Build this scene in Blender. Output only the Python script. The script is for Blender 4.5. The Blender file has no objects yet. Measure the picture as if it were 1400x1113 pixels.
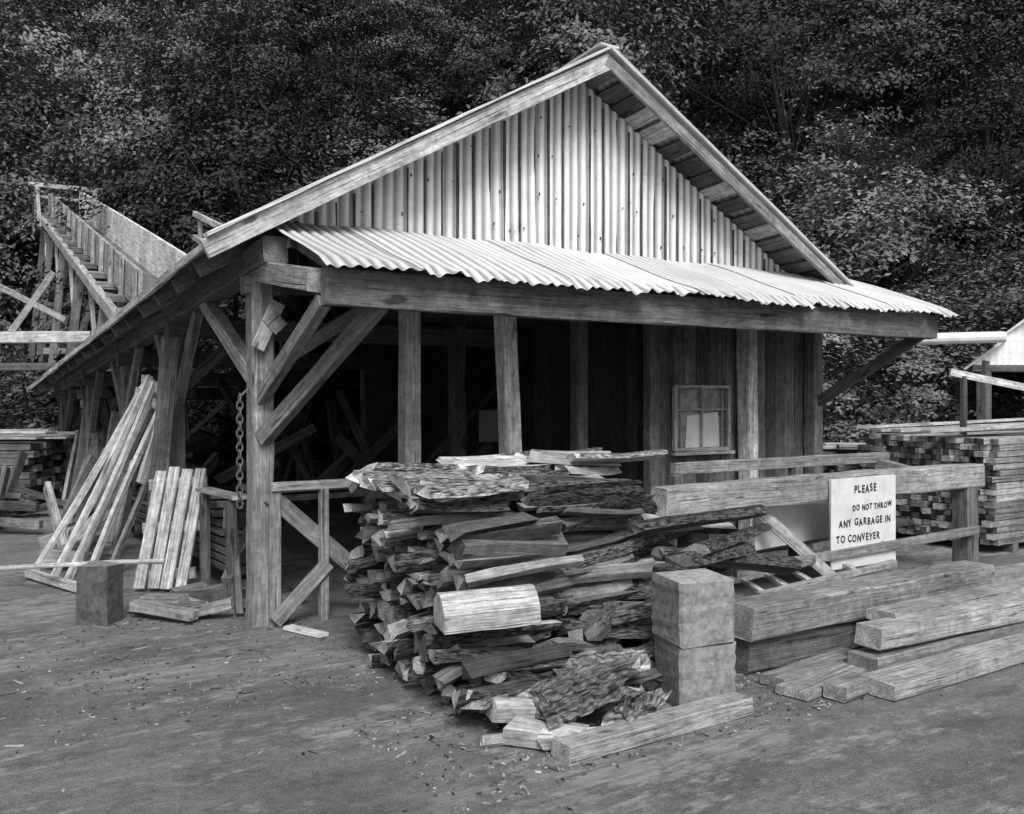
import bpy, math, random
import numpy as np
from mathutils import Vector, Matrix, noise as mnoise
random.seed(7)
R=random.uniform
scene=bpy.context.scene
# ------------------------------------------------------------------ frame of the shed
OX,OY=-1.813,6.66
DX,DY=0.8377,0.5464
NX,NY=-0.5464,0.8377
ANG=math.atan2(DY,DX)
def L(a,b,z): return Vector((OX+a*DX+b*NX, OY+a*DY+b*NY, z))
V=Vector
PER=.09; STEP=PER/9
# ------------------------------------------------------------------ materials
def newmat(name):
    m=bpy.data.materials.new(name); m.use_nodes=True
    nt=m.node_tree; nt.nodes.clear()
    out=nt.nodes.new('ShaderNodeOutputMaterial')
    p=nt.nodes.new('ShaderNodeBsdfPrincipled')
    nt.links.new(p.outputs[0],out.inputs[0])
    return m,nt,p
def N(nt,t,**k):
    n=nt.nodes.new(t)
    for a,b in k.items(): setattr(n,a,b)
    return n
def noise(nt,vec,scale,detail=5,rough=.6):
    n=N(nt,'ShaderNodeTexNoise'); n.inputs['Scale'].default_value=scale
    n.inputs['Detail'].default_value=detail; n.inputs['Roughness'].default_value=rough
    if vec is not None: nt.links.new(vec,n.inputs['Vector'])
    return n.outputs['Fac']
def mapping(nt,vec,scale=(1,1,1),rot=(0,0,0),loc=(0,0,0)):
    n=N(nt,'ShaderNodeMapping'); n.inputs['Scale'].default_value=scale
    n.inputs['Rotation'].default_value=rot; n.inputs['Location'].default_value=loc
    nt.links.new(vec,n.inputs['Vector']); return n.outputs[0]
def mr(nt,v,a,b,c,d):
    n=N(nt,'ShaderNodeMapRange'); 
    for i,x in enumerate((a,b,c,d)): n.inputs[i+1].default_value=x
    nt.links.new(v,n.inputs[0]); return n.outputs[0]
def mth(nt,op,a,b=None,clamp=False):
    n=N(nt,'ShaderNodeMath',operation=op); n.use_clamp=clamp
    for i,x in enumerate((a,b)):
        if x is None: continue
        if isinstance(x,(int,float)): n.inputs[i].default_value=x
        else: nt.links.new(x,n.inputs[i])
    return n.outputs[0]
def mix(nt,f,a,b):
    return mth(nt,'ADD',mth(nt,'MULTIPLY',a,mth(nt,'SUBTRACT',1.0,f)),mth(nt,'MULTIPLY',b,f))
def bump(nt,p,h,strength,dist):
    b=N(nt,'ShaderNodeBump'); b.inputs['Strength'].default_value=strength; b.inputs['Distance'].default_value=dist
    nt.links.new(h,b.inputs['Height']); nt.links.new(b.outputs[0],p.inputs['Normal'])
def tone_uv_pos(nt):
    a=N(nt,'ShaderNodeAttribute'); a.attribute_name='tone'
    u=N(nt,'ShaderNodeUVMap'); g=N(nt,'ShaderNodeNewGeometry')
    return a.outputs['Fac'],u.outputs[0],g.outputs['Position']

def mat_wood():
    m,nt,p=newmat('weathered_wood'); t,uv,pos=tone_uv_pos(nt)
    g1=noise(nt,mapping(nt,uv,(1.8,42,1)),1,5,.68)
    g2=noise(nt,mapping(nt,uv,(7,260,1)),1,3,.65)
    bl=noise(nt,pos,1.9,4,.65); st=noise(nt,pos,15,5,.75)
    f=mth(nt,'MULTIPLY',mr(nt,g1,.3,.7,.5,1.38),mr(nt,g2,.3,.7,.5,1.45))
    f=mth(nt,'MULTIPLY',f,mr(nt,bl,.3,.7,.65,1.3))
    f=mth(nt,'MULTIPLY',f,mr(nt,st,.3,.7,.62,1.32))
    ck=noise(nt,mapping(nt,uv,(1.1,75,1),(0,0,0),(9,1,0)),1,2,.5)
    f=mth(nt,'MULTIPLY',f,mr(nt,ck,.62,.68,1,.3))
    kn=noise(nt,mapping(nt,uv,(3.5,13,1),(0,0,0),(3,5,0)),1,1,.4)
    f=mth(nt,'MULTIPLY',f,mr(nt,kn,.68,.75,1,.35))
    nt.links.new(mth(nt,'MULTIPLY',f,t),p.inputs['Base Color'])
    p.inputs['Roughness'].default_value=.85
    p.inputs['Specular IOR Level'].default_value=.25
    bump(nt,p,mth(nt,'SUBTRACT',mth(nt,'ADD',g1,mth(nt,'MULTIPLY',g2,.6)),mr(nt,ck,.62,.68,0,.6)),.8,.008)
    return m
def mat_bark():
    m,nt,p=newmat('bark'); t,uv,pos=tone_uv_pos(nt)
    v=N(nt,'ShaderNodeTexVoronoi'); v.feature='F1'; v.inputs['Scale'].default_value=1
    nt.links.new(mapping(nt,uv,(16,60,1)),v.inputs['Vector'])
    g=noise(nt,mapping(nt,uv,(24,95,1)),1,5,.75); g3=noise(nt,pos,22,5,.75)
    h=mth(nt,'ADD',v.outputs['Distance'],g)
    f=mth(nt,'MULTIPLY',mr(nt,h,.6,1.4,2.1,.15),mr(nt,g3,.3,.7,.4,1.7))
    nt.links.new(mth(nt,'MULTIPLY',f,t),p.inputs['Base Color'])
    p.inputs['Roughness'].default_value=.95; p.inputs['Specular IOR Level'].default_value=.15
    bump(nt,p,h,1,-.02)
    return m
def mat_end():
    m,nt,p=newmat('sawn_end_grain'); t,uv,pos=tone_uv_pos(nt)
    g=noise(nt,mapping(nt,uv,(60,60,60)),1,4,.6); g2=noise(nt,pos,16,5,.75)
    w=N(nt,'ShaderNodeTexWave'); w.wave_type='RINGS'; w.rings_direction='Z'
    w.inputs['Scale'].default_value=18; w.inputs['Distortion'].default_value=5
    nt.links.new(mapping(nt,uv,(1,1,0)),w.inputs['Vector'])
    f=mth(nt,'MULTIPLY',mr(nt,g,.3,.7,.65,1.25),mr(nt,g2,.3,.7,.45,1.35))
    f=mth(nt,'MULTIPLY',f,mr(nt,w.outputs['Fac'],0,1,.8,1.1))
    nt.links.new(mth(nt,'MULTIPLY',f,t),p.inputs['Base Color'])
    p.inputs['Roughness'].default_value=.9; p.inputs['Specular IOR Level'].default_value=.2
    bump(nt,p,g,.4,.004)
    return m
def mat_metal():
    m,nt,p=newmat('galvanised_corrugated_iron'); t,uv,pos=tone_uv_pos(nt)
    s1=noise(nt,mapping(nt,uv,(2.5,.8,1)),1,3,.5)
    s2=noise(nt,mapping(nt,uv,(2.2,2.8,1)),1,6,.7)
    sp=noise(nt,mapping(nt,uv,(26,20,1)),1,4,.7)
    ru=noise(nt,mapping(nt,uv,(2.2,1.2,1),(0,0,0),(7,3,0)),1,6,.75)
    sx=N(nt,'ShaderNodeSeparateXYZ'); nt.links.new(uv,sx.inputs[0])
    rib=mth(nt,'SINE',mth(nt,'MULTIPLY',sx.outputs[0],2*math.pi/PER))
    f=mth(nt,'MULTIPLY',mr(nt,s1,.3,.7,.93,1.03),mr(nt,s2,.3,.72,.82,1.08))
    f=mth(nt,'MULTIPLY',f,mr(nt,sp,.6,.74,1,.55))
    f=mth(nt,'MULTIPLY',f,mr(nt,ru,.58,.75,1,.5))
    # occlusion between ribs painted into the base colour: valleys of the sheet darkened
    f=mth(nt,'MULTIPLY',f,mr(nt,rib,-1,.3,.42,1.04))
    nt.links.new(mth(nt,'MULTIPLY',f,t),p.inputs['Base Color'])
    p.inputs['Metallic'].default_value=.05; p.inputs['Roughness'].default_value=.5
    p.inputs['Specular IOR Level'].default_value=.3
    return m
def mat_plain(name,rough=.7,spec=.3,lo=.85,hi=1.15,scale=20,bm=.2,metal=0):
    m,nt,p=newmat(name); t,uv,pos=tone_uv_pos(nt)
    g=noise(nt,pos,scale,6,.7)
    nt.links.new(mth(nt,'MULTIPLY',mr(nt,g,.3,.7,lo,hi),t),p.inputs['Base Color'])
    p.inputs['Roughness'].default_value=rough; p.inputs['Specular IOR Level'].default_value=spec
    p.inputs['Metallic'].default_value=metal
    bump(nt,p,g,bm,.006); return m
def mat_leaf(name):
    m,nt,p=newmat(name)
    nt.nodes.remove(p)
    a=N(nt,'ShaderNodeAttribute'); a.attribute_name='tone'
    oi=N(nt,'ShaderNodeObjectInfo')
    bw=N(nt,'ShaderNodeRGBToBW'); nt.links.new(oi.outputs['Color'],bw.inputs[0])
    f=mth(nt,'MULTIPLY',a.outputs['Fac'],bw.outputs[0])
    d=N(nt,'ShaderNodeBsdfDiffuse'); nt.links.new(f,d.inputs[0])
    out=[n for n in nt.nodes if n.type=='OUTPUT_MATERIAL'][0]
    nt.links.new(d.outputs[0],out.inputs[0])
    return m
def mat_ground():
    m,nt,p=newmat('packed_dirt_over_planks')
    g=N(nt,'ShaderNodeNewGeometry'); pos=g.outputs['Position']
    rot=mapping(nt,pos,(1,1,1),(0,0,-ANG))
    sx=N(nt,'ShaderNodeSeparateXYZ'); nt.links.new(rot,sx.inputs[0])
    y=mth(nt,'DIVIDE',sx.outputs[1],.27)
    wob=noise(nt,mapping(nt,rot,(.5,2,1)),1,2,.5)
    y=mth(nt,'ADD',y,mth(nt,'MULTIPLY',wob,.25))
    fr=mth(nt,'FRACT',y); fl=mth(nt,'FLOOR',y)
    wn=N(nt,'ShaderNodeTexWhiteNoise',noise_dimensions='1D'); nt.links.new(fl,wn.inputs['W'])
    seam=mth(nt,'MINIMUM',fr,mth(nt,'SUBTRACT',1.0,fr))
    seamd=mr(nt,seam,.0,.06,.6,1)
    grain=noise(nt,mapping(nt,rot,(4,34,1)),1,5,.78)
    plank=mth(nt,'MULTIPLY',mr(nt,grain,.3,.7,.24,.56),mr(nt,wn.outputs['Value'],0,1,.85,1.12))
    plank=mth(nt,'MULTIPLY',plank,seamd)
    d1=noise(nt,pos,18,7,.8); d2=noise(nt,pos,.9,6,.65); d3=noise(nt,pos,110,3,.7)
    d4=noise(nt,mapping(nt,rot,(1.2,5,1)),1,6,.72)
    dirt=mth(nt,'MULTIPLY',mr(nt,d1,.3,.7,.13,.29),mr(nt,d2,.3,.7,.65,1.28))
    dirt=mth(nt,'MULTIPLY',dirt,mr(nt,d3,.3,.7,.5,1.5))
    dirt=mth(nt,'MULTIPLY',dirt,mr(nt,d4,.3,.7,.7,1.3))
    m1=noise(nt,mapping(nt,rot,(.5,1.0,1)),1,6,.66)
    m2=noise(nt,mapping(nt,rot,(5,11,1)),1,6,.8)
    mm=mth(nt,'ADD',mth(nt,'MULTIPLY',m1,.5),mth(nt,'MULTIPLY',m2,.5))
    mask=mr(nt,mm,.505,.57,0,.9)
    mk=N(nt,'ShaderNodeClamp'); nt.links.new(mask,mk.inputs[0])
    col=mix(nt,mk.outputs[0],dirt,plank)
    nt.links.new(col,p.inputs['Base Color'])
    p.inputs['Roughness'].default_value=.9; p.inputs['Specular IOR Level'].default_value=.2
    h=mth(nt,'ADD',d1,mth(nt,'MULTIPLY',d3,.6))
    bump(nt,p,h,1.0,.028)
    return m
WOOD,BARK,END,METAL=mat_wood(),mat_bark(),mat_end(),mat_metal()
PAINT=mat_plain('white_paint',.6,.3,.8,1.08,8,.15)
IRON=mat_plain('rusty_iron',.6,.4,.6,1.3,40,.3)
CONC=mat_plain('rough_block',.9,.2,.45,1.35,22,1.0)
GLASS=mat_plain('dusty_glass',.12,.6,.3,1.6,7,.02)
SOIL=mat_plain('hill_soil',.95,.1,.6,1.3,3,.5)
MATS=[WOOD,BARK,END,METAL,PAINT,IRON,CONC,GLASS]
W_,B_,E_,M_,P_,I_,C_,G_=range(8)
# ------------------------------------------------------------------ mesh builder
def link(o,parent=None):
    scene.collection.objects.link(o)
    if parent: o.parent=parent
    return o
def empty(name,parent=None):
    o=bpy.data.objects.new(name,None); o.empty_display_size=.2
    return link(o,parent)
class MB:
    def __init__(s): s.v=[];s.f=[];s.uv=[];s.t=[];s.m=[]
    def face(s,idx,uv,t,m): s.f.append(idx); s.uv.extend(uv); s.t.append(t); s.m.append(m)
    def build(s,name,parent=None,smooth=False):
        me=bpy.data.meshes.new(name); me.from_pydata([tuple(x) for x in s.v],[],s.f)
        used=sorted(set(s.m)); mp={k:i for i,k in enumerate(used)}
        for k in used: me.materials.append(MATS[k])
        me.polygons.foreach_set('material_index',[mp[k] for k in s.m])
        if smooth: me.polygons.foreach_set('use_smooth',[True]*len(s.f))
        ul=me.uv_layers.new(name='UVMap')
        ul.data.foreach_set('uv',[c for u in s.uv for c in u])
        at=me.attributes.new('tone','FLOAT','FACE'); at.data.foreach_set('value',s.t)
        me.update(); o=bpy.data.objects.new(name,me); return link(o,parent)
def extr(mb,p0,p1,sec,up=V((0,0,1)),tones=.3,mats=W_,seg=None,jit=.003,et=None,em=E_,taper=1.0,bend=0.0,ej=1.5,us=1.0):
    p0=V(p0);p1=V(p1); ax=(p1-p0); ln=ax.length; ax.normalize()
    up=V(up)
    if abs(ax.dot(up))>.97: up=V((DX,DY,0)) if abs(ax.dot(V((DX,DY,0))))<.9 else V((NX,NY,0))
    xx=up.cross(ax).normalized(); yy=ax.cross(xx).normalized()
    n=len(sec)
    if seg is None: seg=max(1,min(8,int(ln/.35)))
    base=len(mb.v); u0=R(0,50); v0=R(0,50)
    per=[0]
    for i in range(n):
        a=sec[i];b=sec[(i+1)%n]; per.append(per[-1]+us*math.hypot(a[0]-b[0],a[1]-b[1]))
    bx,by=R(-bend,bend),R(-bend,bend)
    for k in range(seg+1):
        f=k/seg; s=1+(taper-1)*f; q=4*f*(1-f)
        c=p0+ax*(ln*f)+xx*(bx*q)+yy*(by*q)
        for (x,y) in sec:
            mb.v.append(c+xx*(x*s+R(-jit,jit))+yy*(y*s+R(-jit,jit))+ax*(R(-jit,jit)*(ej if k in(0,seg) else 1)))
    for k in range(seg):
        for i in range(n):
            j=(i+1)%n
            t=tones[i%len(tones)] if isinstance(tones,(list,tuple)) else tones
            m=mats[i%len(mats)] if isinstance(mats,(list,tuple)) else mats
            a=base+k*n+i;b=base+k*n+j;c=base+(k+1)*n+j;d=base+(k+1)*n+i
            ua=u0+us*ln*k/seg;ub=u0+us*ln*(k+1)/seg
            mb.face((a,b,c,d),[(ua,v0+per[i]),(ua,v0+per[i+1]),(ub,v0+per[i+1]),(ub,v0+per[i])],t,m)
    if et is None: et=(tones[0] if isinstance(tones,(list,tuple)) else tones)*1.15
    ox,oy=R(-.1,.1),R(-.1,.1)
    mb.face(tuple(base+i for i in reversed(range(n))),[(sec[i][0]+ox,sec[i][1]+oy) for i in reversed(range(n))],et,em)
    b2=base+seg*n
    mb.face(tuple(b2+i for i in range(n)),[(sec[i][0]+ox,sec[i][1]+oy) for i in range(n)],et,em)
def rect(w,h,c=None):
    if c is None: c=min(w,h)*.07
    x,y=w/2,h/2
    return [(-x+c,-y),(x-c,-y),(x,-y+c),(x,y-c),(x-c,y),(-x+c,y),(-x,y-c),(-x,-y+c)]
def beam(mb,p0,p1,w,h,tone=.25,**k):
    j=k.pop('jit',min(.006,.04*min(w,h)))
    extr(mb,p0,p1,rect(w,h),tones=tone,jit=j,**k)
def circ(r,n=10): return [(r*math.cos(2*math.pi*i/n),r*math.sin(2*math.pi*i/n)) for i in range(n)]
def lb(mb,A,B,w,h,tone=.25,**k): beam(mb,L(*A),L(*B),w,h,tone,**k)

# ------------------------------------------------------------------ ground
def hillz(x,y):
    y0=17.5+1.6*math.sin(x*.13+1)+.8*math.sin(x*.31)
    if x<-4: y0+=min(6,(-4-x)*.75)
    if x>6: y0-= min(4,(x-6)*.25)
    s=y-y0
    if s<=0: return 0
    return min(.93*s, .93*26+ (s-26)*.05)+1.2*mnoise.noise(V((x*.12,y*.12,0)))*min(1,s/5)
gm=bpy.data.meshes.new('ground')
xs=[-400,-150,-60]+[-40+i*2 for i in range(41)]+[60,150,400]
ys=[-400,-100,-30,-5]+[0+i*1.0 for i in range(16)]+[16,30,90,400]
gv=[(x,y,0) for y in ys for x in xs];gf=[]
w=len(xs)
for j in range(len(ys)-1):
    for i in range(w-1): gf.append((j*w+i,j*w+i+1,(j+1)*w+i+1,(j+1)*w+i))
gm.from_pydata(gv,[],gf); gm.materials.append(mat_ground())
link(bpy.data.objects.new('ground',gm))
hv=[];hf=[];hx=np.arange(-90,91,2.5);hy=np.arange(12,110,2.0)
for y in hy:
    for x in hx: hv.append((x,y,hillz(x,y)-.06))
w=len(hx)
for j in range(len(hy)-1):
    for i in range(w-1): hf.append((j*w+i,j*w+i+1,(j+1)*w+i+1,(j+1)*w+i))
hm=bpy.data.meshes.new('hillside'); hm.from_pydata(hv,[],hf)
at=hm.attributes.new('tone','FLOAT','FACE'); at.data.foreach_set('value',[.035]*len(hf))
hm.materials.append(SOIL); link(bpy.data.objects.new('hillside',hm))

# ------------------------------------------------------------------ trees
LEAF=mat_leaf('leaves')
def tree_mesh(name,Rr,Hh,nsub,nleaf,leafs,trunk_h,seed,low=.3):
    r=np.random.default_rng(seed)
    d=r.normal(size=(nsub,3)); d/=np.linalg.norm(d,axis=1)[:,None]
    d[:,2]=np.abs(d[:,2])*1.0-low*(r.random(nsub)<.4)
    rad=(.45+.65*r.random(nsub)**.6)[:,None]
    c=d*rad*np.array([Rr,Rr,Hh]); c[:,2]+=trunk_h
    c[:,0]+=r.normal(size=nsub)*.1*Rr
    V4=[];T=[]
    for k in range(nsub):
        m=int(nleaf*(.4+1.2*r.random()))
        rr=Rr*(.13+.17*r.random())
        p=r.normal(size=(m,3))*np.array([rr*.62,rr*.62,rr*.16])
        out=c[k]-np.array([0,0,trunk_h]); out/= (np.linalg.norm(out)+1e-6)
        p[:,2]-= .35*(p[:,0]*out[0]+p[:,1]*out[1])+.25*(p[:,0]**2+p[:,1]**2)/rr
        p+=c[k]
        nrm=r.normal(size=(m,3))*.38+np.array([0,0,.8])+out*.5
        nrm/=np.linalg.norm(nrm,axis=1)[:,None]
        a=np.cross(nrm,r.normal(size=(m,3))); a/=np.linalg.norm(a,axis=1)[:,None]
        b=np.cross(nrm,a); s=(leafs*(.6+.8*r.random(m)))[:,None]
        q=np.stack([p-a*s,p-b*s*.5+nrm*s*.12,p+a*s,p+b*s*.5+nrm*s*.12],axis=1)
        V4.append(q.reshape(-1,3)); base=.065+.095*r.random()
        T.append(base*(.8+.4*r.random(m)))
    lv=np.concatenate(V4); lt=np.concatenate(T); n=len(lt)
    mb=MB()
    extr(mb,(0,0,-.8),(0.1,0,trunk_h+.5*Hh),circ(.06*Rr/2+.03,7),tones=.08,mats=B_,taper=.4,jit=.01,seg=5,bend=.1)
    for k in range(0,nsub,3):
        z=trunk_h*(.3+.7*r.random()) 
        extr(mb,(0,0,max(.1,z)),tuple(c[k]),circ(.018,4),tones=.1,mats=B_,taper=.3,jit=.01,seg=3,bend=.12)
    tv=np.array([tuple(v) for v in mb.v]); nt_=len(tv)
    me=bpy.data.meshes.new(name)
    verts=np.concatenate([tv,lv]); faces=list(mb.f)
    me.from_pydata(verts.tolist(),[],faces+(np.arange(4*n).reshape(-1,4)+nt_).tolist())
    me.materials.append(BARK); me.materials.append(LEAF)
    mi=[0]*len(faces)+[1]*n; me.polygons.foreach_set('material_index',mi)
    me.uv_layers.new(name='UVMap')
    at=me.attributes.new('tone','FLOAT','FACE'); at.data.foreach_set('value',list(mb.t)+lt.tolist())
    return me
CA=V((-4.45,12.0,2.85)); CT=V((-12.0,25,6.6))
def near_chute(x,y,r=2.2):
    p=V((x,y)); a=CA.xy; b=CT.xy; t=max(0,min(1.05,(p-a).dot(b-a)/(b-a).length_squared))
    return (p-(a+(b-a)*t)).length<r
variants=[tree_mesh('hill_tree_mesh_%d'%i,1.9+.2*i,2.1+.5*(i%3),62+4*i,150,.055,1.3+.4*(i%3),20+i,.5) for i in range(6)]
bushm=tree_mesh('bush_mesh',.9,.9,50,110,.036,.25,99)
ht=empty('hillside_trees')
cnt=0
y=14.0
while y<43:
    x=-32.0
    while x<36:
        px=x+R(-1.2,1.2); py=y+R(-1.1,1.1); x+=2.7+(y-14)*.02
        if abs(px)>.60*py+3: continue
        z=hillz(px,py)
        if z<=.05 or near_chute(px,py): continue
        o=bpy.data.objects.new('tree_clump',random.choice(variants)); link(o,ht)
        s=R(.6,1.25)*(1+.01*(py-14))
        nn=mnoise.noise(V((px*.15,py*.15,4)))
        if nn>.1: s*=1.2
        c=.95+1.3*mnoise.noise(V((px*.22,py*.22,9)))+R(-.3,.4)
        if px>9 and py>20: c*=.7
        c=max(.35,min(1.9,c)); o.color=(c,c,c,1)
        o.location=(px,py,z-.6); o.scale=(s,s,s*R(.85,1.45)); o.rotation_euler=(R(-.15,.15)-.1,R(-.15,.15),R(0,6.28)); cnt+=1
    y+=2.4
for k in range(330):
    py=R(15.5,27); px=R(-.6*py-2,.6*py+2); z=hillz(px,py)
    if z>7: continue
    if z==0 and (py<16.5 or abs(px+3)<2): continue
    if near_chute(px,py,.9): continue
    o=bpy.data.objects.new('undergrowth_clump',bushm); link(o,ht)
    c=R(.5,1.2); o.color=(c,c,c,1); s=R(.9,1.7)
    if near_chute(px,py,2.2): s=min(s,1.2)
    o.location=(px,py,z-.25); o.scale=(s,s,s); o.rotation_euler=(-.2,0,R(0,6.28))
print('hill instances',cnt)
near=[tree_mesh('near_tree_mesh_%d'%i,1.7,2.1,100,150,.042,1.7,60+i,.8) for i in range(2)]
for (x,yy,s,c) in [(6.2,14.5,.95,1.6),(8.2,15.5,1.15,1.1),(4.6,15.6,1.1,1.8),(10.8,15,1.0,.8),(0.5,17,1.1,1.0),(14,15.5,1.2,.8),(9.6,17,1.3,.7),(-15.6,18.5,1.2,.9)]:
    o=bpy.data.objects.new('deciduous_tree',random.choice(near)); link(o); o.color=(c,c,c,1)
    o.location=(x,yy,hillz(x,yy)-.1); o.scale=(s,s,s*.9); o.rotation_euler=(0,0,R(0,6))
for (x,yy,s,c) in [(5.3,11.9,1.0,1.5),(6.6,12.9,1.2,1),(8.0,13.2,1.3,1),(-9.6,16.0,1.5,.9),(-11.8,16.6,1.4,1.1),(4.9,13.3,1.2,1.2),(-3.6,17,1.2,1.4),(-2.0,17,1.3,1.3),(-14.5,15,1.2,.9),(-6.3,15.6,1.3,.8),(-7.9,16.4,1.8,.8),(-10.5,19,1.8,.8),(-9.0,18,1.8,.8)]:
    o=bpy.data.objects.new('bush',bushm); link(o); o.color=(c,c,c,1)
    o.location=(x,yy,0); o.scale=(s,s,s); o.rotation_euler=(0,0,R(0,6))

# ------------------------------------------------------------------ the shed
shed=empty('sawmill_shed')
AR=2.845; SL=.566; ZR=4.525
def drop(b): return .086*(b+.4)
def rz(a,b): return ZR-SL*abs(a-AR)-drop(b)
mb=MB()
BL=10.3
def corr_roof(side):
    a_out=-.46 if side<0 else 6.14
    nb=int((BL+.45)/.02); rows=5
    base=len(mb.v)
    for i in range(nb+1):
        b=-.45+i*.02; off=.012*math.sin(2*math.pi*b/PER)
        for r_ in range(rows+1):
            a=AR+(a_out-AR)*r_/rows
            mb.v.append(L(a,b,rz(a,b)+.02+off+.01*mnoise.noise(V((a*2,b*2,side)))))
    for i in range(nb):
        for r_ in range(rows):
            q=(base+i*(rows+1)+r_,base+(i+1)*(rows+1)+r_,base+(i+1)*(rows+1)+r_+1,base+i*(rows+1)+r_+1)
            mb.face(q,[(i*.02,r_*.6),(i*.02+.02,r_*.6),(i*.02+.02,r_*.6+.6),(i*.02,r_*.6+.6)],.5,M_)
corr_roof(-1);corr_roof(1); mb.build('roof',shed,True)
mb=MB()
for side in (-1,1):
    d=.02
    while d<3.25:
        wd=R(.13,.2); a=AR+side*(d+wd/2)
        t=R(.05,.14) if R(0,1)<.7 else R(.3,.5)
        p0=L(a,-.40+R(-.01,.03),rz(a,-.40)-.035); p1=L(a,BL,rz(a,BL)-.035)
        nrm=(V((0,0,1))+V((DX,DY,0))*(side*SL)).normalized()
        beam(mb,p0,p1,wd*.98,.022,t,up=nrm,seg=8)
        d+=wd*1.0+R(.005,.05)
mb.build('roof_sheathing',shed)
mb=MB()
b=.15
while b<BL:
    for side in (-1,1):
        a1=-.40 if side<0 else 6.1
        beam(mb,L(AR,b,rz(AR,b)-.11),L(a1,b+R(-.03,.03),rz(a1,b)-.115),.05,.11,R(.12,.26))
    b+=.62
beam(mb,L(0,-.35,rz(0,-.35)-.27),L(0,BL,rz(0,BL)-.27),.18,.18,.16)
beam(mb,L(6.02,-.1,2.5),L(6.02,BL,1.65),.15,.18,.12)
beam(mb,L(-.05,0,2.47),L(6.1,0,2.47),.12,.18,.11)
for b in (2.4,4.8,7.2,9.6):
    beam(mb,L(-.1,b,rz(0,b)-.4),L(6.0,b,rz(0,b)-.4),.14,.2,.12)
mb.build('rafters_and_plates',shed)
mb=MB()
beam(mb,L(AR+.02,-.435,ZR-.06),L(-.5,-.435,rz(-.5,-.435)-.045),.035,.13,.5,seg=10,bend=.014)
beam(mb,L(AR-.02,-.440,ZR-.06),L(6.16,-.440,rz(6.16,-.435)-.04),.035,.09,.26,seg=10,bend=.012)
beam(mb,L(AR,-.455,ZR+.045),L(-.5,-.455,rz(-.5,-.435)+.045),.07,.02,.6,mats=P_,em=P_,seg=12,jit=.004)
beam(mb,L(AR,-.455,ZR+.045),L(6.18,-.455,rz(6.18,-.435)+.045),.07,.03,.5,mats=P_,em=P_,seg=12,jit=.004)
beam(mb,L(AR,-.47,ZR+.06),L(AR,BL,ZR+.06-drop(BL)+drop(-.4)),.2,.02,.5,mats=P_,em=P_,seg=8)
beam(mb,L(-.475,-.42,rz(-.46,-.42)-.02),L(-.475,BL,rz(-.46,BL)-.02),.02,.06,.5,seg=14,bend=.02,jit=.008)
mb.build('barge_boards',shed)
mb=MB()
a=.12; sh=0
while a<5.62:
    w=PER*7; a2=min(a+w,5.64); n=int((a2+.03-a)/STEP); off=.004*(sh%2); tone=R(.68,.82); zb=2.90+R(-.03,.01)
    rows=9; base=len(mb.v)
    for i in range(n+1):
        aa=a+i*STEP; zt=rz(aa,0)-.055
        if zt<zb+.01: zt=zb+.01
        for r_ in range(rows+1):
            z=zb+(zt-zb)*r_/rows
            mb.v.append(L(aa,-.03-off-.012*math.sin(2*math.pi*aa/PER)-.01*mnoise.noise(V((aa*1.5,z*1.5,1))),z))
    for i in range(n):
        for r_ in range(rows):
            q=(base+i*(rows+1)+r_,base+(i+1)*(rows+1)+r_,base+(i+1)*(rows+1)+r_+1,base+i*(rows+1)+r_+1)
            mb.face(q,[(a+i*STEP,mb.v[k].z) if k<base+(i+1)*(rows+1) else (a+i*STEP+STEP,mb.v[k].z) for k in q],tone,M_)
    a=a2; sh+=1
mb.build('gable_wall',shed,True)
mb=MB()
for z in (3.05,3.35,3.68,4.0):
    a=.3
    while a<5.5:
        a+=R(.14,.3)
        if rz(a,0)-.15>z and R(0,1)<.65:
            zz=z+R(-.025,.025); h=R(.01,.03)
            beam(mb,L(a,-.052,zz),L(a,-.052,zz-h),.009,.010,.05,mats=I_,em=I_,seg=1,jit=.001)
mb.build('nails',shed)
mb=MB()
a=.2
while a<5.5:
    z1=rz(a+.07,0)-.12
    if z1>2.6: lb(mb,(a+.07,.03,2.56),(a+.07,.03,z1),.14,.02,.1)
    a+=.15
mb.build('gable_backing',shed)
mb=MB()
a=.0; sh=0
def awz(a,b): return 2.925+.375*b+.034*mnoise.noise(V((a*1.1,b*1.4,7)))
while a<6.6:
    w=PER*7; a2=min(a+w,6.62); n=int((a2+.03-a)/STEP); off=.009*(sh%2); tone=R(.54,.68); be=-1.26+R(-.07,.05); rows=10; base=len(mb.v); dp=R(-.014,.01)
    for i in range(n+1):
        aa=a+i*STEP
        for r_ in range(rows+1):
            b=be*r_/rows
            bb=b+(.06*mnoise.noise(V((aa*7,3,1))) if r_==rows else 0)
            mb.v.append(L(aa,bb,awz(aa,b)+off+.009*math.sin(2*math.pi*aa/PER)+((-.03+dp+.035*mnoise.noise(V((aa*6,8,1)))) if r_==rows else 0)))
    for i in range(n):
        for r_ in range(rows):
            q=(base+i*(rows+1)+r_,base+i*(rows+1)+r_+1,base+(i+1)*(rows+1)+r_+1,base+(i+1)*(rows+1)+r_)
            uvs=[]
            for k in q:
                kk=k-base; uvs.append((a+(kk//(rows+1))*STEP+PER*220,(kk%(rows+1))*.12))
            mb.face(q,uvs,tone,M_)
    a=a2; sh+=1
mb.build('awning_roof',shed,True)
mb=MB()
lb(mb,(.05,-1.1,2.318),(6.46,-1.1,2.318),.09,.235,.14,seg=16,bend=.012,jit=.006)
lb(mb,(0.02,-.55,2.66),(6.5,-.55,2.66),.06,.06,.1)
a=.1
while a<6.5:
    lb(mb,(a,.0,2.85),(a,-1.12,2.44),.05,.05,.12); a+=.64
lb(mb,(.0,.12,2.55),(.02,-1.05,2.36),.12,.15,.30)
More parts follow.
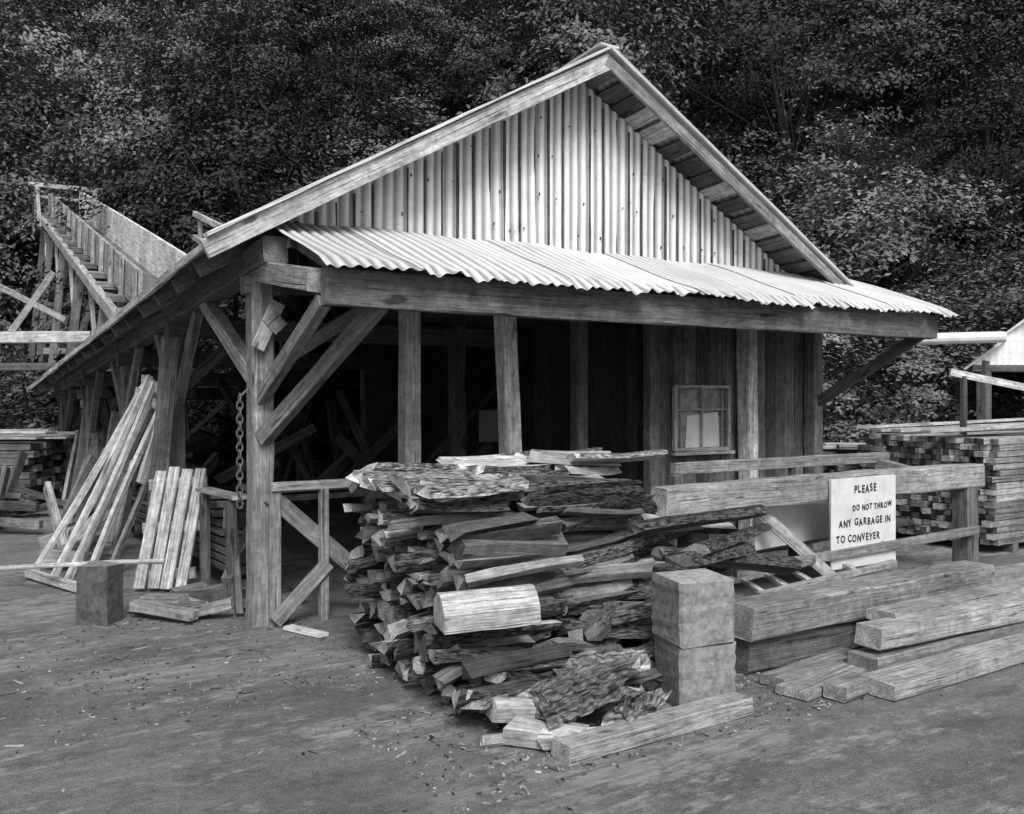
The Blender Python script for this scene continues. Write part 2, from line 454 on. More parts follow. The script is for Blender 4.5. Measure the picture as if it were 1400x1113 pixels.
lb(mb,(0.0,-.08,1.33),(.46,-1.05,2.24),.09,.11,.16)
lb(mb,(0.0,-.05,1.62),(.08,-1.03,2.24),.08,.10,.22)
lb(mb,(6.0,-.05,1.55),(6.32,-1.06,2.24),.09,.10,.10)
mb.build('awning_frame',shed)
mb=MB()
beam(mb,L(0,0,0),L(0,0,2.46),.15,.17,.24,up=V((NX,NY,0)),seg=8,bend=.01)
lb(mb,(-.12,0,2.42),(.14,0,2.42),.12,.12,.2)
lb(mb,(0,.05,1.75),(0,1.4,2.42),.1,.12,.36)
lb(mb,(.03,.05,1.8),(.95,.05,2.38),.08,.1,.16)
for b in (2.4,4.8,7.2,9.6):
    z=rz(0,b)-.34
    beam(mb,L(0,b,0),L(0+R(-.03,.03),b+.02,z),.15,.16,R(.12,.22),up=V((NX,NY,0)))
    lb(mb,(0,b-.05,z-.75),(0,b-.75,z-.02+.06),.08,.1,R(.12,.25))
    lb(mb,(0,b+.05,z-.75),(0,b+.75,z-.02-.06),.08,.1,R(.12,.25))
    lb(mb,(-.02,b,z-.7),(.8,b,z+.1),.08,.1,R(.12,.2))
    beam(mb,L(3,b,0),L(3,b,z+1.5),.15,.15,.12)
    beam(mb,L(6.0,b,0),L(6.0,b,z),.15,.15,.12)
beam(mb,L(-.28,2.2,.0),L(-.15,2.0,2.15),.1,.14,.14)
beam(mb,L(1.2,0,0),L(1.2,0,2.4),.13,.14,.42,up=V((NX,NY,0)))
beam(mb,L(2.19,-.03,0),L(2.09,0,2.4),.14,.15,.6,up=V((NX,NY,0)))
beam(mb,L(4.93,-.09,0),L(4.90,-.09,2.42),.13,.16,.62,up=V((NX,NY,0)))
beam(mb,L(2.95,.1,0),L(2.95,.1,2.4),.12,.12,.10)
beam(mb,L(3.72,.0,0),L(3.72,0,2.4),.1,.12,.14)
beam(mb,L(5.98,-.03,0),L(5.98,-.03,2.42),.14,.15,.2)
lb(mb,(-.06,-.14,1.97),(.09,-.14,2.3),.025,.1,.36)
lb(mb,(.02,-.155,2.12),(.1,-.155,2.2),.02,.14,.3)
mb.build('posts',shed)
mb=MB()
a=3.8
while a<6.1:
    w=R(.11,.18); t=R(.06,.2)
    if a<4.04<a+w: w=max(.04,4.04-a)
    if a<4.75<a+w: w=max(.04,4.75-a)
    spans=[(0.05,2.42)]
    if a>=4.035 and a<4.745: spans=[(0.05,1.11),(1.72,2.42)]
    for s in spans: beam(mb,L(a+w/2,.06+R(0,.008),s[0]),L(a+w/2,.06+R(0,.008),s[1]),w*.95,.025,t,up=V((NX,NY,0)),seg=3)
    a+=w
b=.1
while b<BL:
    w=R(.13,.2); beam(mb,L(6.1,b+w/2,.03),L(6.1,b+w/2,rz(6.1,b)-.15),.025,w*.97,R(.1,.22),up=V((NX,NY,0)),seg=3); b+=w
a=2.3
while a<6.0:
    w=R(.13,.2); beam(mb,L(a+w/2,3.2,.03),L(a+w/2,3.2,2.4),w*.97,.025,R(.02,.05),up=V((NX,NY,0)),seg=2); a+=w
a=3.2
while a<6.0:
    w=R(.13,.2); beam(mb,L(a+w/2,BL-.2,.03),L(a+w/2,BL-.2,2.6),w*.97,.025,R(.08,.14),up=V((NX,NY,0)),seg=2); a+=w
b=.1
while b<3.2:
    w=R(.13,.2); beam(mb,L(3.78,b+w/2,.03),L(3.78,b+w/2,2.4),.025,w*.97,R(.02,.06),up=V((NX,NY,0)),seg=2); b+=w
a=1.6
while a<6.0:
    lb(mb,(a,.1,2.42),(a,3.2,2.42),.2,.02,.08,seg=1); a+=.21
mb.build('plank_walls',shed)
mb=MB()
for A,B in (((4.03,.02,1.11),(4.76,.02,1.11)),((4.03,.02,1.72),(4.76,.02,1.72)),((4.395,.03,1.11),(4.395,.03,1.72)),((4.04,.03,1.5),(4.75,.03,1.5))):
    lb(mb,A,B,.035,.035 if A[1]==.02 else .018,.36)
for a in (4.035,4.755): beam(mb,L(a,.02,1.11),L(a,.02,1.72),.04,.04,.36)
beam(mb,L(4.12,.033,1.13),L(4.12,.033,1.7),.012,.012,.3);beam(mb,L(4.68,.033,1.13),L(4.68,.033,1.7),.012,.012,.3)
lb(mb,(4.0,.0,1.075),(4.8,.0,1.075),.06,.03,.36)
q0=len(mb.v)
for p in ((4.04,1.12),(4.75,1.12),(4.75,1.71),(4.04,1.71)): mb.v.append(L(p[0],.055,p[1]))
mb.face((q0,q0+1,q0+2,q0+3),[(0,0),(1,0),(1,1),(0,1)],.2,G_)
q0=len(mb.v)
for p in ((4.2,1.13),(4.66,1.13),(4.64,1.47),(4.22,1.44)): mb.v.append(L(p[0],.048,p[1]))
mb.face((q0,q0+1,q0+2,q0+3),[(0,0),(1,0),(1,1),(0,1)],.65,P_)
mb.build('window',shed)
mb=MB()
lb(mb,(.05,-.12,.99),(1.15,-.12,.99),.05,.06,.36)
lb(mb,(.44,-.12,0),(.44,-.12,.96),.07,.06,.3)
lb(mb,(.05,-.08,.93),(.95,-.08,.12),.04,.12,.22)
lb(mb,(.06,-.16,.04),(.46,-.16,.42),.04,.1,.26)
lb(mb,(.08,-.1,0),(.08,-.1,1.0),.05,.08,.26)
lb(mb,(1.1,-.12,0),(1.1,-.12,.98),.07,.06,.25)
mb.build('railing',shed)
mb=MB()
for i in range(34):
    a=R(.4,2.8);b=R(2.2,8.5)
    A=(a,b,R(0,1.0)); B=(a+R(-1.2,1.2),b+R(-1.2,1.2),R(.6,2.0))
    lb(mb,A,B,R(.05,.12),R(.05,.14),R(.04,.12))
for z in (.85,.78): lb(mb,(.3,1.2,z),(2.4,1.2,z),.5,.05,.1)
for a in (.4,1.3,2.3): lb(mb,(a,1.0,0),(a,1.0,.8),.1,.1,.1); 
for i in range(14):
    b=R(.5,6); lb(mb,(R(-.1,.3),b,R(.1,.8)),(R(.2,.9),b+R(.5,1.8),R(.2,1.0)),R(.05,.1),R(.05,.2),R(.06,.16))
for i in range(9):
    lb(mb,(.2,1.0+i*.08,.2+.07*i),(.1,4.5+R(-.5,.5),.2+.07*i),.2,.05,R(.08,.2))
lb(mb,(.02,.5,.86),(.0,1.5,.84),.13,.03,.35)
for k in range(2): lb(mb,(-.02,.6+k*.75,.0),(-.02,.62+k*.75,.82),.07,.07,.12)
lb(mb,(-.05,.3,.0),(.1,.95,.7),.05,.1,.14)
for k in range(8):
    b=2.7+k*.9; beam(mb,L(-.25+R(-.1,.1),b,0),L(0+R(-.1,.1),b+R(-.5,.5),R(.9,1.5)),.05,.12,R(.12,.35))
mb.build('interior_timbers',shed)
mb=MB()
beam(mb,L(2.55,.9,1.2),L(2.55,.9,1.5),.34,.01,.07,mats=P_,em=P_,up=V((NX,NY,0)),seg=1)
mb.build('notice_board',shed)
mb=MB()
z=1.62;k=0
while z>.86:
    ph=k%2; n1,n2=12,5; base=len(mb.v); c=L(-.13,.03,z)
    X=V((DX,DY,0)) if ph else V((NX,NY,0)); Yv=V((NX,NY,0)) if ph else V((DX,DY,0))
    for i in range(n1):
        th=2*math.pi*i/n1; ctr=X*(.021*math.cos(th))+V((0,0,.034*math.sin(th))); rad=ctr.normalized()
        for j in range(n2):
            pj=2*math.pi*j/n2; mb.v.append(c+ctr+rad*(.007*math.cos(pj))+Yv*(.007*math.sin(pj)))
    for i in range(n1):
        for j in range(n2):
            q=(base+i*n2+j,base+((i+1)%n1)*n2+j,base+((i+1)%n1)*n2+(j+1)%n2,base+i*n2+(j+1)%n2)
            mb.face(q,[(0,0)]*4,.1,I_)
    z-=.050;k+=1
beam(mb,L(-.13,.03,1.63),L(-.02,.0,1.75),.015,.015,.1,mats=I_,em=I_)
mb.build('hanging_chain')

# ------------------------------------------------------------------ firewood
def split_piece(mb,c,ln,w,h,yaw,pitch,slab=False,tn=1.0,barkp=1.0):
    d=V((math.cos(ANG+yaw)*math.cos(pitch),math.sin(ANG+yaw)*math.cos(pitch),math.sin(pitch)))
    c=V(c); p0=c-d*ln/2;p1=c+d*ln/2; ro=R(-.4,.4)
    if slab:
        sec=[(-w/2,-h*.35),(-w*.1,-h*.42),(w/2,-h*.35),(w*.44,h*.12),(w*.2,h*.42),(-w*.1,h*.5),(-w*.38,h*.2)]
        if R(0,1)<.35: sec=[(x,-y) for x,y in reversed(sec)]; mt=[B_,B_,B_,B_,W_,W_,B_]
        else: mt=[W_,W_,B_,B_,B_,B_,B_]
        ts=[(R(.06,.16) if m==B_ else R(.2,.42))*tn for m in mt]
    else:
        n=random.choice((3,4,4,5)); st=R(0,6.28)
        sec=[]
        for i in range(n):
            th=st+2*math.pi*i/n+R(-.35,.35); r=R(.75,1.25)
            sec.append((w/2*r*math.cos(th),h/2*1.2*r*math.sin(th)))
        nb=random.choice((0,1,1,2)); mt=[B_ if i<nb else W_ for i in range(n)]
        ts=[(R(.06,.15) if m==B_ else R(.1,.34))*tn for m in mt]
    extr(mb,p0,p1,sec,up=V((math.sin(ro)*-math.sin(ANG),math.sin(ro)*math.cos(ANG),math.cos(ro))),tones=ts,mats=mt,seg=4,jit=.0045,et=min(.7,R(.12,.5)*tn),em=E_,taper=R(.65,1.25),bend=.016,ej=6,us=1.3)
def stack(mb,a0,a1,b0,b1,top,slump=.25,slabp=.4):
    z=.03
    while z<1.5:
        h=R(.036,.085); b=b0+z*slump+R(-.1,.07); any_=False
        while b<b1:
            w=R(.06,.2)
            if z<top(b):
                any_=True
                if R(0,1)<.9: split_piece(mb,L((a0+a1)/2+R(-.12,.12),b+w/2,z+R(-.016,.016)),(a1-a0)*R(.6,1.18),w*1.0,h*R(.8,1.6),R(-.22,.22),R(-.1,.1),R(0,1)<slabp,tn=R(.45,1.4))
            b+=w
        z+=h
        if not any_: break
mb=MB()
stack(mb,.28,.98,-2.42,-1.05,lambda b:1.02+.05*math.sin(b*5)-(.5*max(0,-2.1-b)),.2,.5)
for k in range(11):
    split_piece(mb,L(.6+R(-.12,.18),-2.02+k*.1,1.07+R(0,.07)),R(.55,.85),R(.18,.28),R(.06,.09),R(-.25,.25),R(-.08,.08),True,tn=2.2)
for k in range(34):
    split_piece(mb,L(R(.35,1.15),R(-2.75,-2.3),R(.03,.3)),R(.3,.7),R(.08,.2),R(.05,.1),R(-.7,.7),R(-.25,.25),R(0,1)<.4,tn=R(.6,1.4))
mb.build('firewood_stack')
mb=MB()
stack(mb,1.12,1.92,-2.15,-.75,lambda b:1.10+.06*math.sin(b*7),.3)
stack(mb,1.85,2.4,-2.0,-.9,lambda b:.86+.25*(b+1.4),.3,.5)
for k in range(14):
    split_piece(mb,L(R(1.25,2.1),-1.55+k*.07,1.12+R(0,.1)),R(.4,.9),R(.15,.26),R(.04,.08),R(-.35,.35),R(-.08,.08),k%3==0,tn=R(1.6,2.4))
for k in range(12):
    split_piece(mb,L(2.3+R(-.2,.2),-2.0+R(-.25,.5),.2+k*.06),R(.7,1.1),R(.16,.26),.09,R(-.2,.3),R(-.18,.05),True,tn=R(.4,1.1))
for k in range(30):
    split_piece(mb,L(R(1.2,2.1),R(-2.6,-2.1),R(.03,.45)),R(.3,.7),R(.08,.2),R(.05,.1),R(-.7,.7),R(-.25,.25),R(0,1)<.4,tn=R(.6,1.3))
mb.build('firewood_stack')
mb=MB()
hs=[(-.13,-.07),(.13,-.07),(.135,.0),(.11,.06),(.05,.10),(-.02,.11),(-.08,.085),(-.125,.02)]
c=V((-.13,4.78,.54)); d=V((math.cos(.28),math.sin(.28),0.04)).normalized()
extr(mb,c-d*.25,c+d*.25,hs,tones=[.2,.38,.44,.48,.5,.46,.5,.42],mats=[B_,W_,W_,W_,W_,W_,W_,W_],seg=5,jit=.0025,et=.6,ej=1,us=1.6)
mb.build('split_log')
for (px,py,pz,ln,w,h,yw) in [(.30,4.60,.15,.48,.38,.2,.5),(.47,4.85,.22,.4,.3,.14,-.2),(.62,4.62,.08,.3,.2,.1,.9)]:
    mb=MB(); n=18
    sec=[(w/2*math.cos(2*math.pi*i/n)*R(.88,1.08),h/2*math.sin(2*math.pi*i/n)*(R(.75,1.2) if math.sin(2*math.pi*i/n)>0 else .3)) for i in range(n)]
    d=V((math.cos(yw),math.sin(yw),.2)).normalized(); c=V((px,py,pz))
    extr(mb,c-d*ln/2,c+d*ln/2,sec,tones=[R(.10,.24) for _ in range(n)],mats=B_,seg=14,jit=.013,et=.3,em=B_,ej=5,us=1.3)
    mb.build('bark_slab')
mb=MB()
for (px,py,pz,ln,w,h,yw) in [(.16,4.38,.06,.34,.2,.1,-.3),(.27,4.34,.05,.3,.12,.08,.2),(.1,4.52,.12,.4,.15,.1,.1),(.7,4.75,.05,.25,.1,.1,1.2)]:
    d=V((math.cos(yw),math.sin(yw),-.05)).normalized(); c=V((px,py,pz))
    extr(mb,c-d*ln/2,c+d*ln/2,[(-w/2,-h/2),(w/2,-h/2),(w*.4,h*.3),(0,h/2),(-w*.45,h*.2)],tones=[.4,.5,.42,.5,.36],seg=4,jit=.005,et=.6,ej=5,us=2.0)
mb.build('split_wood_pieces')
mb=MB()
extr(mb,(-.14,4.33,.03),(.1,4.41,.035),circ(.028,9),tones=.4,mats=W_,seg=3,et=.6,us=2); mb.build('round_stick')
mb=MB()
beam(mb,(.22,4.17,.045),(1.2,4.83,.045),.14,.085,.34,seg=6,us=1.8); mb.build('squared_timber')
o=empty('stacked_blocks')
for nme,z0,z1,dx,rt in (('lower_block',.0,.33,0,.0),('upper_block',.336,.67,-.01,.05)):
    mb=MB(); c=V((.985+dx,5.02,0)); an=.28+rt; up=V((-math.sin(an),math.cos(an),0))
    extr(mb,c+V((0,0,z0)),c+V((0,0,z1)),rect(.33,.33,.016),up=up,tones=.25,mats=C_,em=C_,seg=8,jit=.005,et=.36)
    mb.build(nme,o)

# ------------------------------------------------------------------ conveyor rail with sign
o=empty('conveyor_railing')
mb=MB()
lb(mb,(2.28,-1.7,.89),(6.2,-1.7,.90),.16,.21,.34,seg=12,bend=.01,us=1.5)
lb(mb,(3.3,-.75,1.02),(6.15,-.8,1.02),.06,.1,.24)
for a in (2.6,6.02): beam(mb,L(a,-1.7,0),L(a,-1.7,.79),.17,.17,.16,up=V((NX,NY,0)))
for a in (3.3,4.8,6.1): beam(mb,L(a,-.78,0),L(a,-.78,.97),.1,.1,.16)
lb(mb,(2.9,-1.82,.36),(6.0,-1.82,.42),.05,.07,.24)
lb(mb,(2.9,-1.0,.30),(6.0,-1.0,.42),.4,.04,.16)
lb(mb,(6.0,-1.7,.80),(6.0,-.8,.95),.1,.12,.25)
mb.build('rails_and_posts',o)
mb=MB()
lb(mb,(3.35,-1.6,.78),(4.0,-1.95,.12),.04,.09,.4)
lb(mb,(3.45,-1.5,.6),(4.6,-1.4,.62),.02,.36,.6,mats=P_,em=P_)
for k in range(5): lb(mb,(3.1+k*.25,-1.98,.18+.02*k),(3.22+k*.25,-1.55,.25+.02*k),.05,.03,.4)
lb(mb,(3.0,-1.95,.2),(4.6,-1.95,.28),.05,.05,.3)
lb(mb,(3.0,-1.6,.24),(4.6,-1.6,.33),.05,.05,.3)
mb.build('loose_boards',o)
sg=empty('warning_sign')
mb=MB()
sa0,sa1,sz0,sz1=3.99,4.82,.26,.975
beam(mb,L((sa0+sa1)/2,-1.80,sz0),L((sa0+sa1)/2,-1.80,sz1),sa1-sa0,.018,.66,mats=P_,em=P_,up=V((NX,NY,0)),seg=2,jit=.002)
mb.build('board',sg)
mb=MB()
lines=[('PLEASE',.088,.28,.12),('DO NOT THROW',.064,.26,.26),('ANY GARBAGE IN',.080,.09,.385),('TO CONVEYER',.080,.06,.51)]
for txt,sz,x0,yo in lines:
    x=x0
    for ch in txt:
        if ch==' ': x+=sz*.34; continue
        cu=bpy.data.curves.new('t','FONT'); cu.body=ch; cu.size=sz*1.0; cu.offset=.0025
        ob=bpy.data.objects.new('t',cu); scene.collection.objects.link(ob)
        bpy.context.view_layer.update()
        me=bpy.data.meshes.new_from_object(ob)
        base=len(mb.v); mx=max([v.co.x for v in me.vertices]+[0]); dy=R(-.006,.006); ro=R(-.1,.1)
        for v in me.vertices:
            lx=v.co.x*math.cos(ro)-v.co.y*math.sin(ro); ly=v.co.x*math.sin(ro)+v.co.y*math.cos(ro)
            mb.v.append(L(sa0+x+lx*.82,-1.8125,sz1-yo+ly+dy))
        for p in me.polygons: mb.face(tuple(base+i for i in p.vertices),[(0,0)]*len(p.vertices),.02,P_)
        x+=mx*.82+sz*.12
        bpy.data.objects.remove(ob)
for k in range(6):
    beam(mb,L(sa0+.50+k*.03,-1.8128,sz1-.60+.03*(k%2)+.006*k),L(sa0+.52+k*.03,-1.8128,sz1-.57-.02*(k%2)+.008*k),.005,.003,.05,mats=P_,em=P_,seg=1,jit=0)
mb.build('lettering',sg)

# ------------------------------------------------------------------ big timbers at right
mb=MB()
lb(mb,(2.0,-2.66,.105),(4.7,-2.66,.105),.23,.20,.13,seg=8)
mb.build('heavy_timber')
mb=MB()
lb(mb,(1.97,-2.72,.320),(4.55,-2.68,.300),.25,.20,.26,seg=8,us=1.5)
mb.build('heavy_timber')
mb=MB()
lb(mb,(2.95,-2.98,.10),(6.0,-3.0,.10),.16,.14,.2)
lb(mb,(2.6,-3.15,.23),(5.6,-3.2,.18),.18,.13,.36,us=1.5)
lb(mb,(2.9,-3.02,.28),(6.1,-2.95,.25),.2,.07,.3)
lb(mb,(2.3,-3.42,.05),(5.0,-3.40,.05),.22,.09,.34,us=1.5)
lb(mb,(2.55,-3.15,.07),(4.9,-3.15,.07),.2,.12,.22)
lb(mb,(3.6,-2.45,.06),(6.6,-2.5,.06),.25,.1,.24)
lb(mb,(3.7,-2.3,.2),(6.6,-2.45,.16),.2,.08,.3)
lb(mb,(1.9,-3.18,.03),(2.7,-3.05,.03),.2,.045,.3)
lb(mb,(1.95,-3.0,.035),(2.8,-2.9,.035),.16,.06,.22)
lb(mb,(2.05,-3.34,.05),(2.35,-3.30,.05),.14,.08,.28)
mb.build('squared_timber_pile')
def lumber(name,x0,y0,ang,wid,ln,h,bw,bh,tone=(.2,.5),gap=.1,topr=True):
    mb=MB(); d=V((math.cos(ang),math.sin(ang),0)); q=V((-math.sin(ang),math.cos(ang),0)); o=V((x0,y0,0))
    z=.12
    for s in (.1,.5,.9): beam(mb,o+d*ln*s+V((0,0,.05)),o+d*ln*s+q*wid+V((0,0,.05)),.1,.1,.15)
    while z<h:
        y=0
        while y<wid:
            w=bw*R(.8,1.2); j=R(-gap,gap)
            beam(mb,o+d*j+q*(y+w/2)+V((0,0,z)),o+d*(ln+R(-gap,gap))+q*(y+w/2+R(-.01,.01))+V((0,0,z)),w*.93,bh*.9,R(*tone),et=R(tone[0]*.3,tone[1]*1.35),seg=1)
            y+=w
        z+=bh
    if topr:
        for k in range(7):
            y=R(0,wid); zz=z+R(0,.06)
            beam(mb,o+d*R(-.6,0)+q*y+V((0,0,zz)),o+d*(ln+R(-.2,.3))+q*(y+R(-.4,.4))+V((0,0,zz+R(-.03,.08))),bw*1.2,.03,R(.35,.6),seg=2)
    return mb.build(name)
lumber('lumber_stack',4.95,9.5,ANG-.02,1.6,3.6,1.2,.1,.065,(.15,.45),.08)
lumber('lumber_stack',6.9,8.9,ANG-.05,1.4,3.6,1.1,.14,.07,(.15,.4),.08)
lumber('lumber_stack',4.1,11.2,-.15,1.2,3.2,.95,.15,.07,(.2,.5),.3)
lumber('lumber_stack',-9.9,12.6,.05,1.4,3.2,.95,.2,.1,(.08,.2),.15)
lumber('lumber_stack',-12.9,11.2,.15,1.5,3.0,.85,.2,.1,(.1,.28),.2)
mb=MB()
for k in range(16):
    x=R(-6.9,-5.4); yy=R(10.5,12.5); an=R(-.3,.4); l=R(.8,1.6)
    beam(mb,(x,yy,R(.05,.5)),(x-l*math.cos(an),yy+l*math.sin(an),R(.05,.6)),R(.06,.14),R(.05,.12),R(.06,.24))
for k in range(5):
    x=R(-6.6,-5.3); yy=R(10.5,12); beam(mb,(x,yy,0),(x+R(-.3,.3),yy+.4,R(.7,1.1)),.05,.12,R(.08,.2))
mb.build('scrap_timber_heap')
o=empty('corrugated_shed')
X0,Y0,Zb=6.2,12.5,2.04
pkx,pkz=8.4,4.0
mb=MB(); n=440; rows=6
for i in range(n+1):
    x=X0+i*.01; zt=Zb+(x-X0)*(pkz-Zb)/(pkx-X0) if x<pkx else pkz-(x-pkx)*(pkz-Zb)/(pkx-X0)
    zt=max(zt,Zb+.01)
    for r_ in range(rows+1): mb.v.append(V((x,Y0+.005*math.sin((x-X0)*2*math.pi/PER),Zb+(zt-Zb)*r_/rows)))
for i in range(n):
    for r_ in range(rows):
        q=(i*(rows+1)+r_,(i+1)*(rows+1)+r_,(i+1)*(rows+1)+r_+1,i*(rows+1)+r_+1)
        mb.face(q,[(mb.v[k].x-X0,mb.v[k].z) for k in q],.75,P_)
mb.build('gable_wall',o,True)
mb=MB()
for sgn in (-1,1):
    ex=pkx+sgn*(pkx-X0+.12); ez=pkz-(pkx-X0+.12)*(pkz-Zb)/(pkx-X0)
    for s in range(5):
        f0,f1=s/5,(s+1)/5
        A=V((pkx+(ex-pkx)*(f0+f1)/2,Y0-.1,pkz+(ez-pkz)*(f0+f1)/2+.04)); Bq=A+V((2.6,5,0))
        nrm=V((sgn*(pkz-Zb),0,(pkx-X0))).normalized()
        wd=math.hypot(ex-pkx,ez-pkz)/5
        beam(mb,A,Bq,wd*1.02,.03,R(.5,.62),mats=P_,em=P_,up=nrm,seg=4)
mb.build('roof',o)
mb=MB()
for x in (X0+.15,X0+2.2,X0+4.25):
    for yy in (Y0+.05,Y0+4.6): beam(mb,(x+(yy-Y0)*.5,yy,0),(x+(yy-Y0)*.5,yy,2.1),.14,.14,.12)
beam(mb,(X0,Y0+.05,2.0),(X0+4.4,Y0+.05,2.0),.1,.1,.12)
x=X0+2.3
while x<X0+6.4: beam(mb,(x+.08,Y0+4.7,0),(x+.08,Y0+4.7,2.1),.15,.03,R(.04,.09)); x+=.16
mb.build('posts',o)
mb=MB()
extr(mb,(5.2,12.0,2.36),(6.45,12.2,2.40),circ(.075,12),tones=.62,mats=P_,em=P_,seg=4,jit=.001)
mb.build('white_pipe')
mb=MB(); beam(mb,(5.0,10.6,1.9),(7.2,10.6,1.45),.04,.08,.6); beam(mb,(7.0,10.6,0),(7.0,10.6,1.5),.08,.08,.2); beam(mb,(5.15,10.6,0),(5.15,10.6,1.85),.06,.06,.08)
mb.build('braced_rail')

# ------------------------------------------------------------------ conveyor chute
o=empty('conveyor_chute')
A=CA; T=CT; ax=(T-A).normalized()
side=ax.cross(V((0,0,1))).normalized(); up=side.cross(ax)
mb=MB()
beam(mb,A+side*.34+up*.20,T+side*.34+up*.20,.05,.68,.8,up=up,seg=10,bend=.02)
beam(mb,A-side*.34+up*.12,T-side*.34+up*.12,.05,.5,.35,up=up,seg=8)
beam(mb,A-up*.10,T-up*.10,.72,.05,.16,up=up,seg=8)
for k in range(14):
    p=A+(T-A)*(k/13)
    beam(mb,p-side*.6-up*.17,p+side*.40-up*.17,.09,.10,R(.15,.3),up=up,seg=1)
    beam(mb,p-side*.41-up*.2,p-side*.41+up*.4,.07,.06,R(.25,.45),up=side,seg=1)
beam(mb,A-side*.6-up*.25,T-side*.6-up*.25,.10,.17,.4,up=up,seg=8)
beam(mb,A+side*.36-up*.27,T+side*.36-up*.27,.10,.15,.28,up=up,seg=8)
mb.build('trough',o)
mb=MB()
for k,f in enumerate((.12,.36,.6,.84,.98)):
    p=A+(T-A)*f
    gz=max(0,hillz(p.x,p.y)-.3)
    for s in (-.5,.35):
        beam(mb,V((p.x,p.y,gz))+side*(s*1.9),p+side*s-up*.2,.14,.14,R(.12,.26))
    beam(mb,V((p.x,p.y,gz+.3))+side*(-.9),p+side*.35-up*.3,.05,.13,R(.15,.3))
    beam(mb,V((p.x,p.y,(gz+p.z)/2))+side*(-.9),V((p.x,p.y,(gz+p.z)/2))+side*(.7),.05,.13,R(.2,.35))
    if f<.9:
        p2=A+(T-A)*(f+.16)
        beam(mb,V((p.x,p.y,max(gz+.4,p.z-1.8)))-side*.6,p2-side*.5-up*.3,.06,.13,R(.3,.55))
mb.build('trestle',o)
mb=MB()
for s in (-.7,.7):
    beam(mb,T+side*s-up*.4,T+side*s+V((0,0,.6)),.12,.12,.3)
    beam(mb,T+side*s-up*.4-ax*1.4,T+side*s+V((0,0,.6)),.09,.09,.3)
beam(mb,T-side*.9+V((0,0,.6)),T+side*.9+V((0,0,.6)),.12,.12,.4)
beam(mb,T-side*.8+V((0,0,.3)),T+side*.8+V((0,0,.28)),.08,.08,.35)
beam(mb,A+side*1.7+V((0,0,.6))+ax*.5,A+side*1.5+ax*6+V((0,0,.8)),.08,.1,.5)
beam(mb,A+side*1.7+V((0,0,.1))+ax*.5,A+side*1.5+ax*6+V((0,0,.35)),.08,.1,.45)
for k in range(5):
    p=A+side*(1.7-.04*k)+ax*(.7+1.25*k)
    beam(mb,p+V((0,0,-1)),p+V((0,0,.75)),.07,.07,.4)
mb.build('head_frame',o)
mb=MB()
beam(mb,(-16.5,15.2,2.50),(-6.6,14.6,2.55),.14,.18,.5,seg=8)
beam(mb,(-16.5,15.6,2.1),(-6.9,15.2,2.1),.1,.12,.2,seg=8)
for x in (-16,-12.7,-9.6,-7.1):
    beam(mb,(x,15.1,0),(x,15.1,2.4),.13,.13,.2)
for (x0,z0,x1,z1) in ((-8.3,2.6,-7.7,3.7),(-8.6,3.5,-7.5,2.9)):
    beam(mb,(x0,15.3,z0),(x1,15.6,z1),.05,.10,R(.2,.35))
mb.build('timber_trestle')

# ------------------------------------------------------------------ frames leaning at left
def frame(off,tn):
    mb=MB(); ox,oy=off
    P=[((-4.27,8.25,.03),(-3.52,8.95,1.78)),((-3.98,8.02,.03),(-3.45,8.85,1.82)),((-3.76,7.8,.03),(-3.37,8.75,1.76)),((-3.52,7.62,.03),(-3.26,8.62,1.52))]
    for a,b in P: beam(mb,(a[0]+ox,a[1]+oy,a[2]),(b[0]+ox,b[1]+oy,b[2]),.04,.055,R(.45,.6)*tn,bend=.02)
    for A_,B_2 in (((-4.32,8.28,.06),(-3.46,7.55,.06)),((-3.6,8.92,1.68),(-3.22,8.6,1.5)),((-3.55,8.95,1.8),(-3.3,8.7,1.7))):
        beam(mb,(A_[0]+ox,A_[1]+oy,A_[2]),(B_2[0]+ox,B_2[1]+oy,B_2[2]),.04,.08,.45*tn)
    beam(mb,(-3.24+ox,8.6+oy,1.5),(-3.34+ox,8.35+oy,.85),.04,.08,.45*tn)
    return mb.build('wooden_frame')
frame((0,0),1.0); frame((-.12,.75),.5)
mb=MB()
for i in range(4):
    x=-3.1+i*.115
    beam(mb,(x,7.72+R(-.02,.02),.03),(x+.04,8.12,1.0+R(-.05,.05)),.095,.03,R(.3,.5))
for z in (.12,.5,.86):
    beam(mb,(-3.16,7.76+.4*z,z),(-2.66,7.76+.4*z,z+.03),.04,.09,.3)
mb.build('pallet')
mb=MB(); extr(mb,(-4.35,7.9,.17),(-2.75,7.35,.33),circ(.02,8),tones=.5,mats=W_,bend=.02); mb.build('wooden_pole')
mb=MB(); extr(mb,(-2.98,6.72,0),(-2.98,6.72,.42),rect(.24,.22,.012),up=V((.2,1,0)),tones=.10,mats=C_,em=C_,et=.22,seg=4,jit=.008); mb.build('wooden_block')
mb=MB()
for k in range(18):
    x=R(-3.0,-1.95);y=R(6.75,7.5)
    an=R(-.6,.9); l=R(.25,.6)
    beam(mb,(x,y,R(.03,.09)),(x+l*math.cos(an),y+l*math.sin(an),R(.03,.12)),R(.08,.16),R(.04,.09),R(.1,.35))
for k in range(7):
    x=R(-4.9,-4.2);y=R(8.3,9.6)
    beam(mb,(x,y,R(.03,.3)),(x+R(-.5,.5),y+R(-.5,.5),R(.1,.9)),.06,.12,R(.2,.4))
mb.build('scrap_boards')
mb=MB(); beam(mb,(-1.57,6.5,.02),(-1.27,6.28,.02),.08,.025,.75); mb.build('short_board')
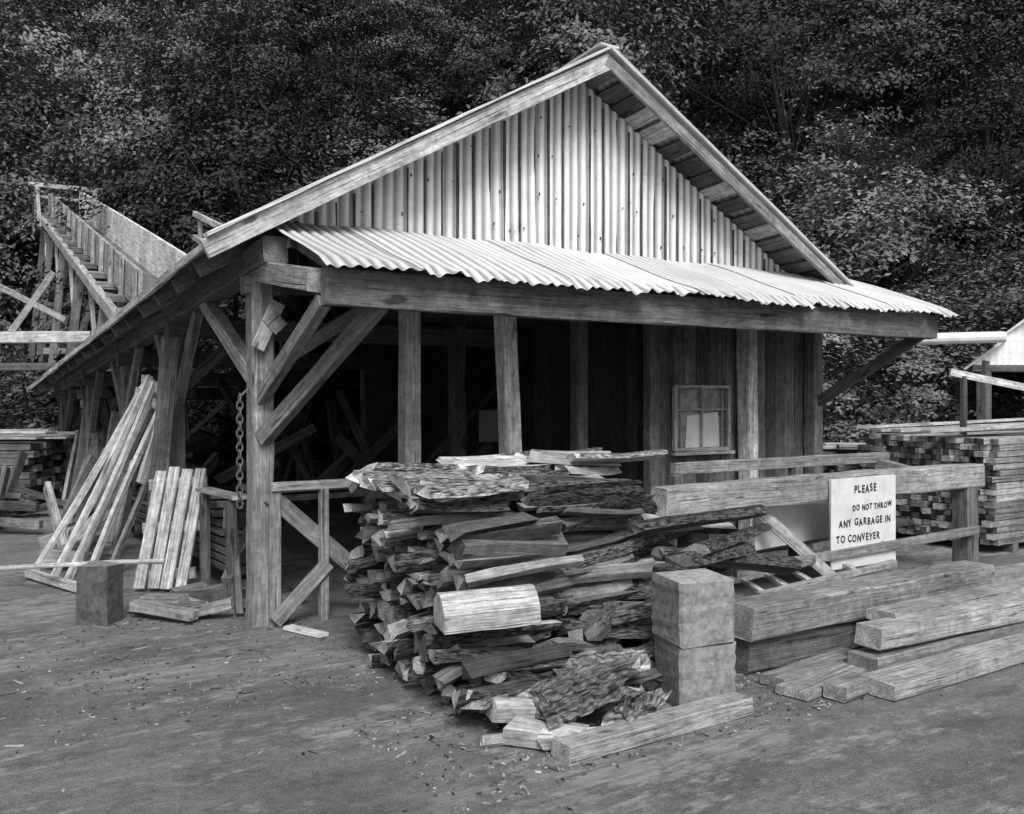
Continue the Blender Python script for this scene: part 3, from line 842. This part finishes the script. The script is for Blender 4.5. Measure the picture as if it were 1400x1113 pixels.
mb=MB()
for k in range(2600):
    r=R(0,1)
    if r<.6: a,b=R(-.3,3.3),R(-3.4,-2.2)
    elif r<.8: a,b=R(-1.6,.3),R(-1.8,.6)
    else: a,b=R(-5,6),R(-5,-.5)
    p=L(a,b,.003); l=R(.004,.028) if R(0,1)<.95 else R(.04,.1); an=R(0,6.28)
    beam(mb,p,p+V((l*math.cos(an),l*math.sin(an),R(0,.004))),R(.003,.012),.005,R(.02,.4),seg=1,jit=.002)
mb.build('wood_chips')

# ------------------------------------------------------------------ light
w=bpy.data.worlds.new('World'); scene.world=w; w.use_nodes=True
nt=w.node_tree; nt.nodes.clear()
sky=nt.nodes.new('ShaderNodeTexSky'); sky.sky_type='NISHITA'; sky.sun_disc=False
az=math.radians(168); el=math.radians(46)
sky.sun_elevation=el; sky.sun_rotation=az; sky.dust_density=4; sky.air_density=1.0
bw=nt.nodes.new('ShaderNodeRGBToBW'); bg=nt.nodes.new('ShaderNodeBackground'); out=nt.nodes.new('ShaderNodeOutputWorld')
nt.links.new(sky.outputs[0],bw.inputs[0]); nt.links.new(bw.outputs[0],bg.inputs[0]); bg.inputs[1].default_value=.145
nt.links.new(bg.outputs[0],out.inputs[0])
sd=bpy.data.lights.new('sun','SUN'); sd.energy=2.8; sd.angle=math.radians(24); sd.color=(1,1,1)
so=bpy.data.objects.new('sun',sd); link(so)
dirv=V((math.sin(az)*math.cos(el),math.cos(az)*math.cos(el),math.sin(el)))
so.rotation_euler=dirv.to_track_quat('Z','Y').to_euler(); so.location=dirv*30
# ------------------------------------------------------------------ camera
cd=bpy.data.cameras.new('camera'); cd.sensor_fit='HORIZONTAL'; cd.sensor_width=36
cd.lens=900/992*36; cd.shift_y=-12.5/992; cd.clip_end=2000; cd.clip_start=.05
co=bpy.data.objects.new('camera',cd); link(co); co.location=(0,0,1.65); co.rotation_euler=(math.radians(90),0,0)
scene.camera=co
scene.view_settings.view_transform='Standard'; scene.view_settings.look='None'; scene.view_settings.exposure=0
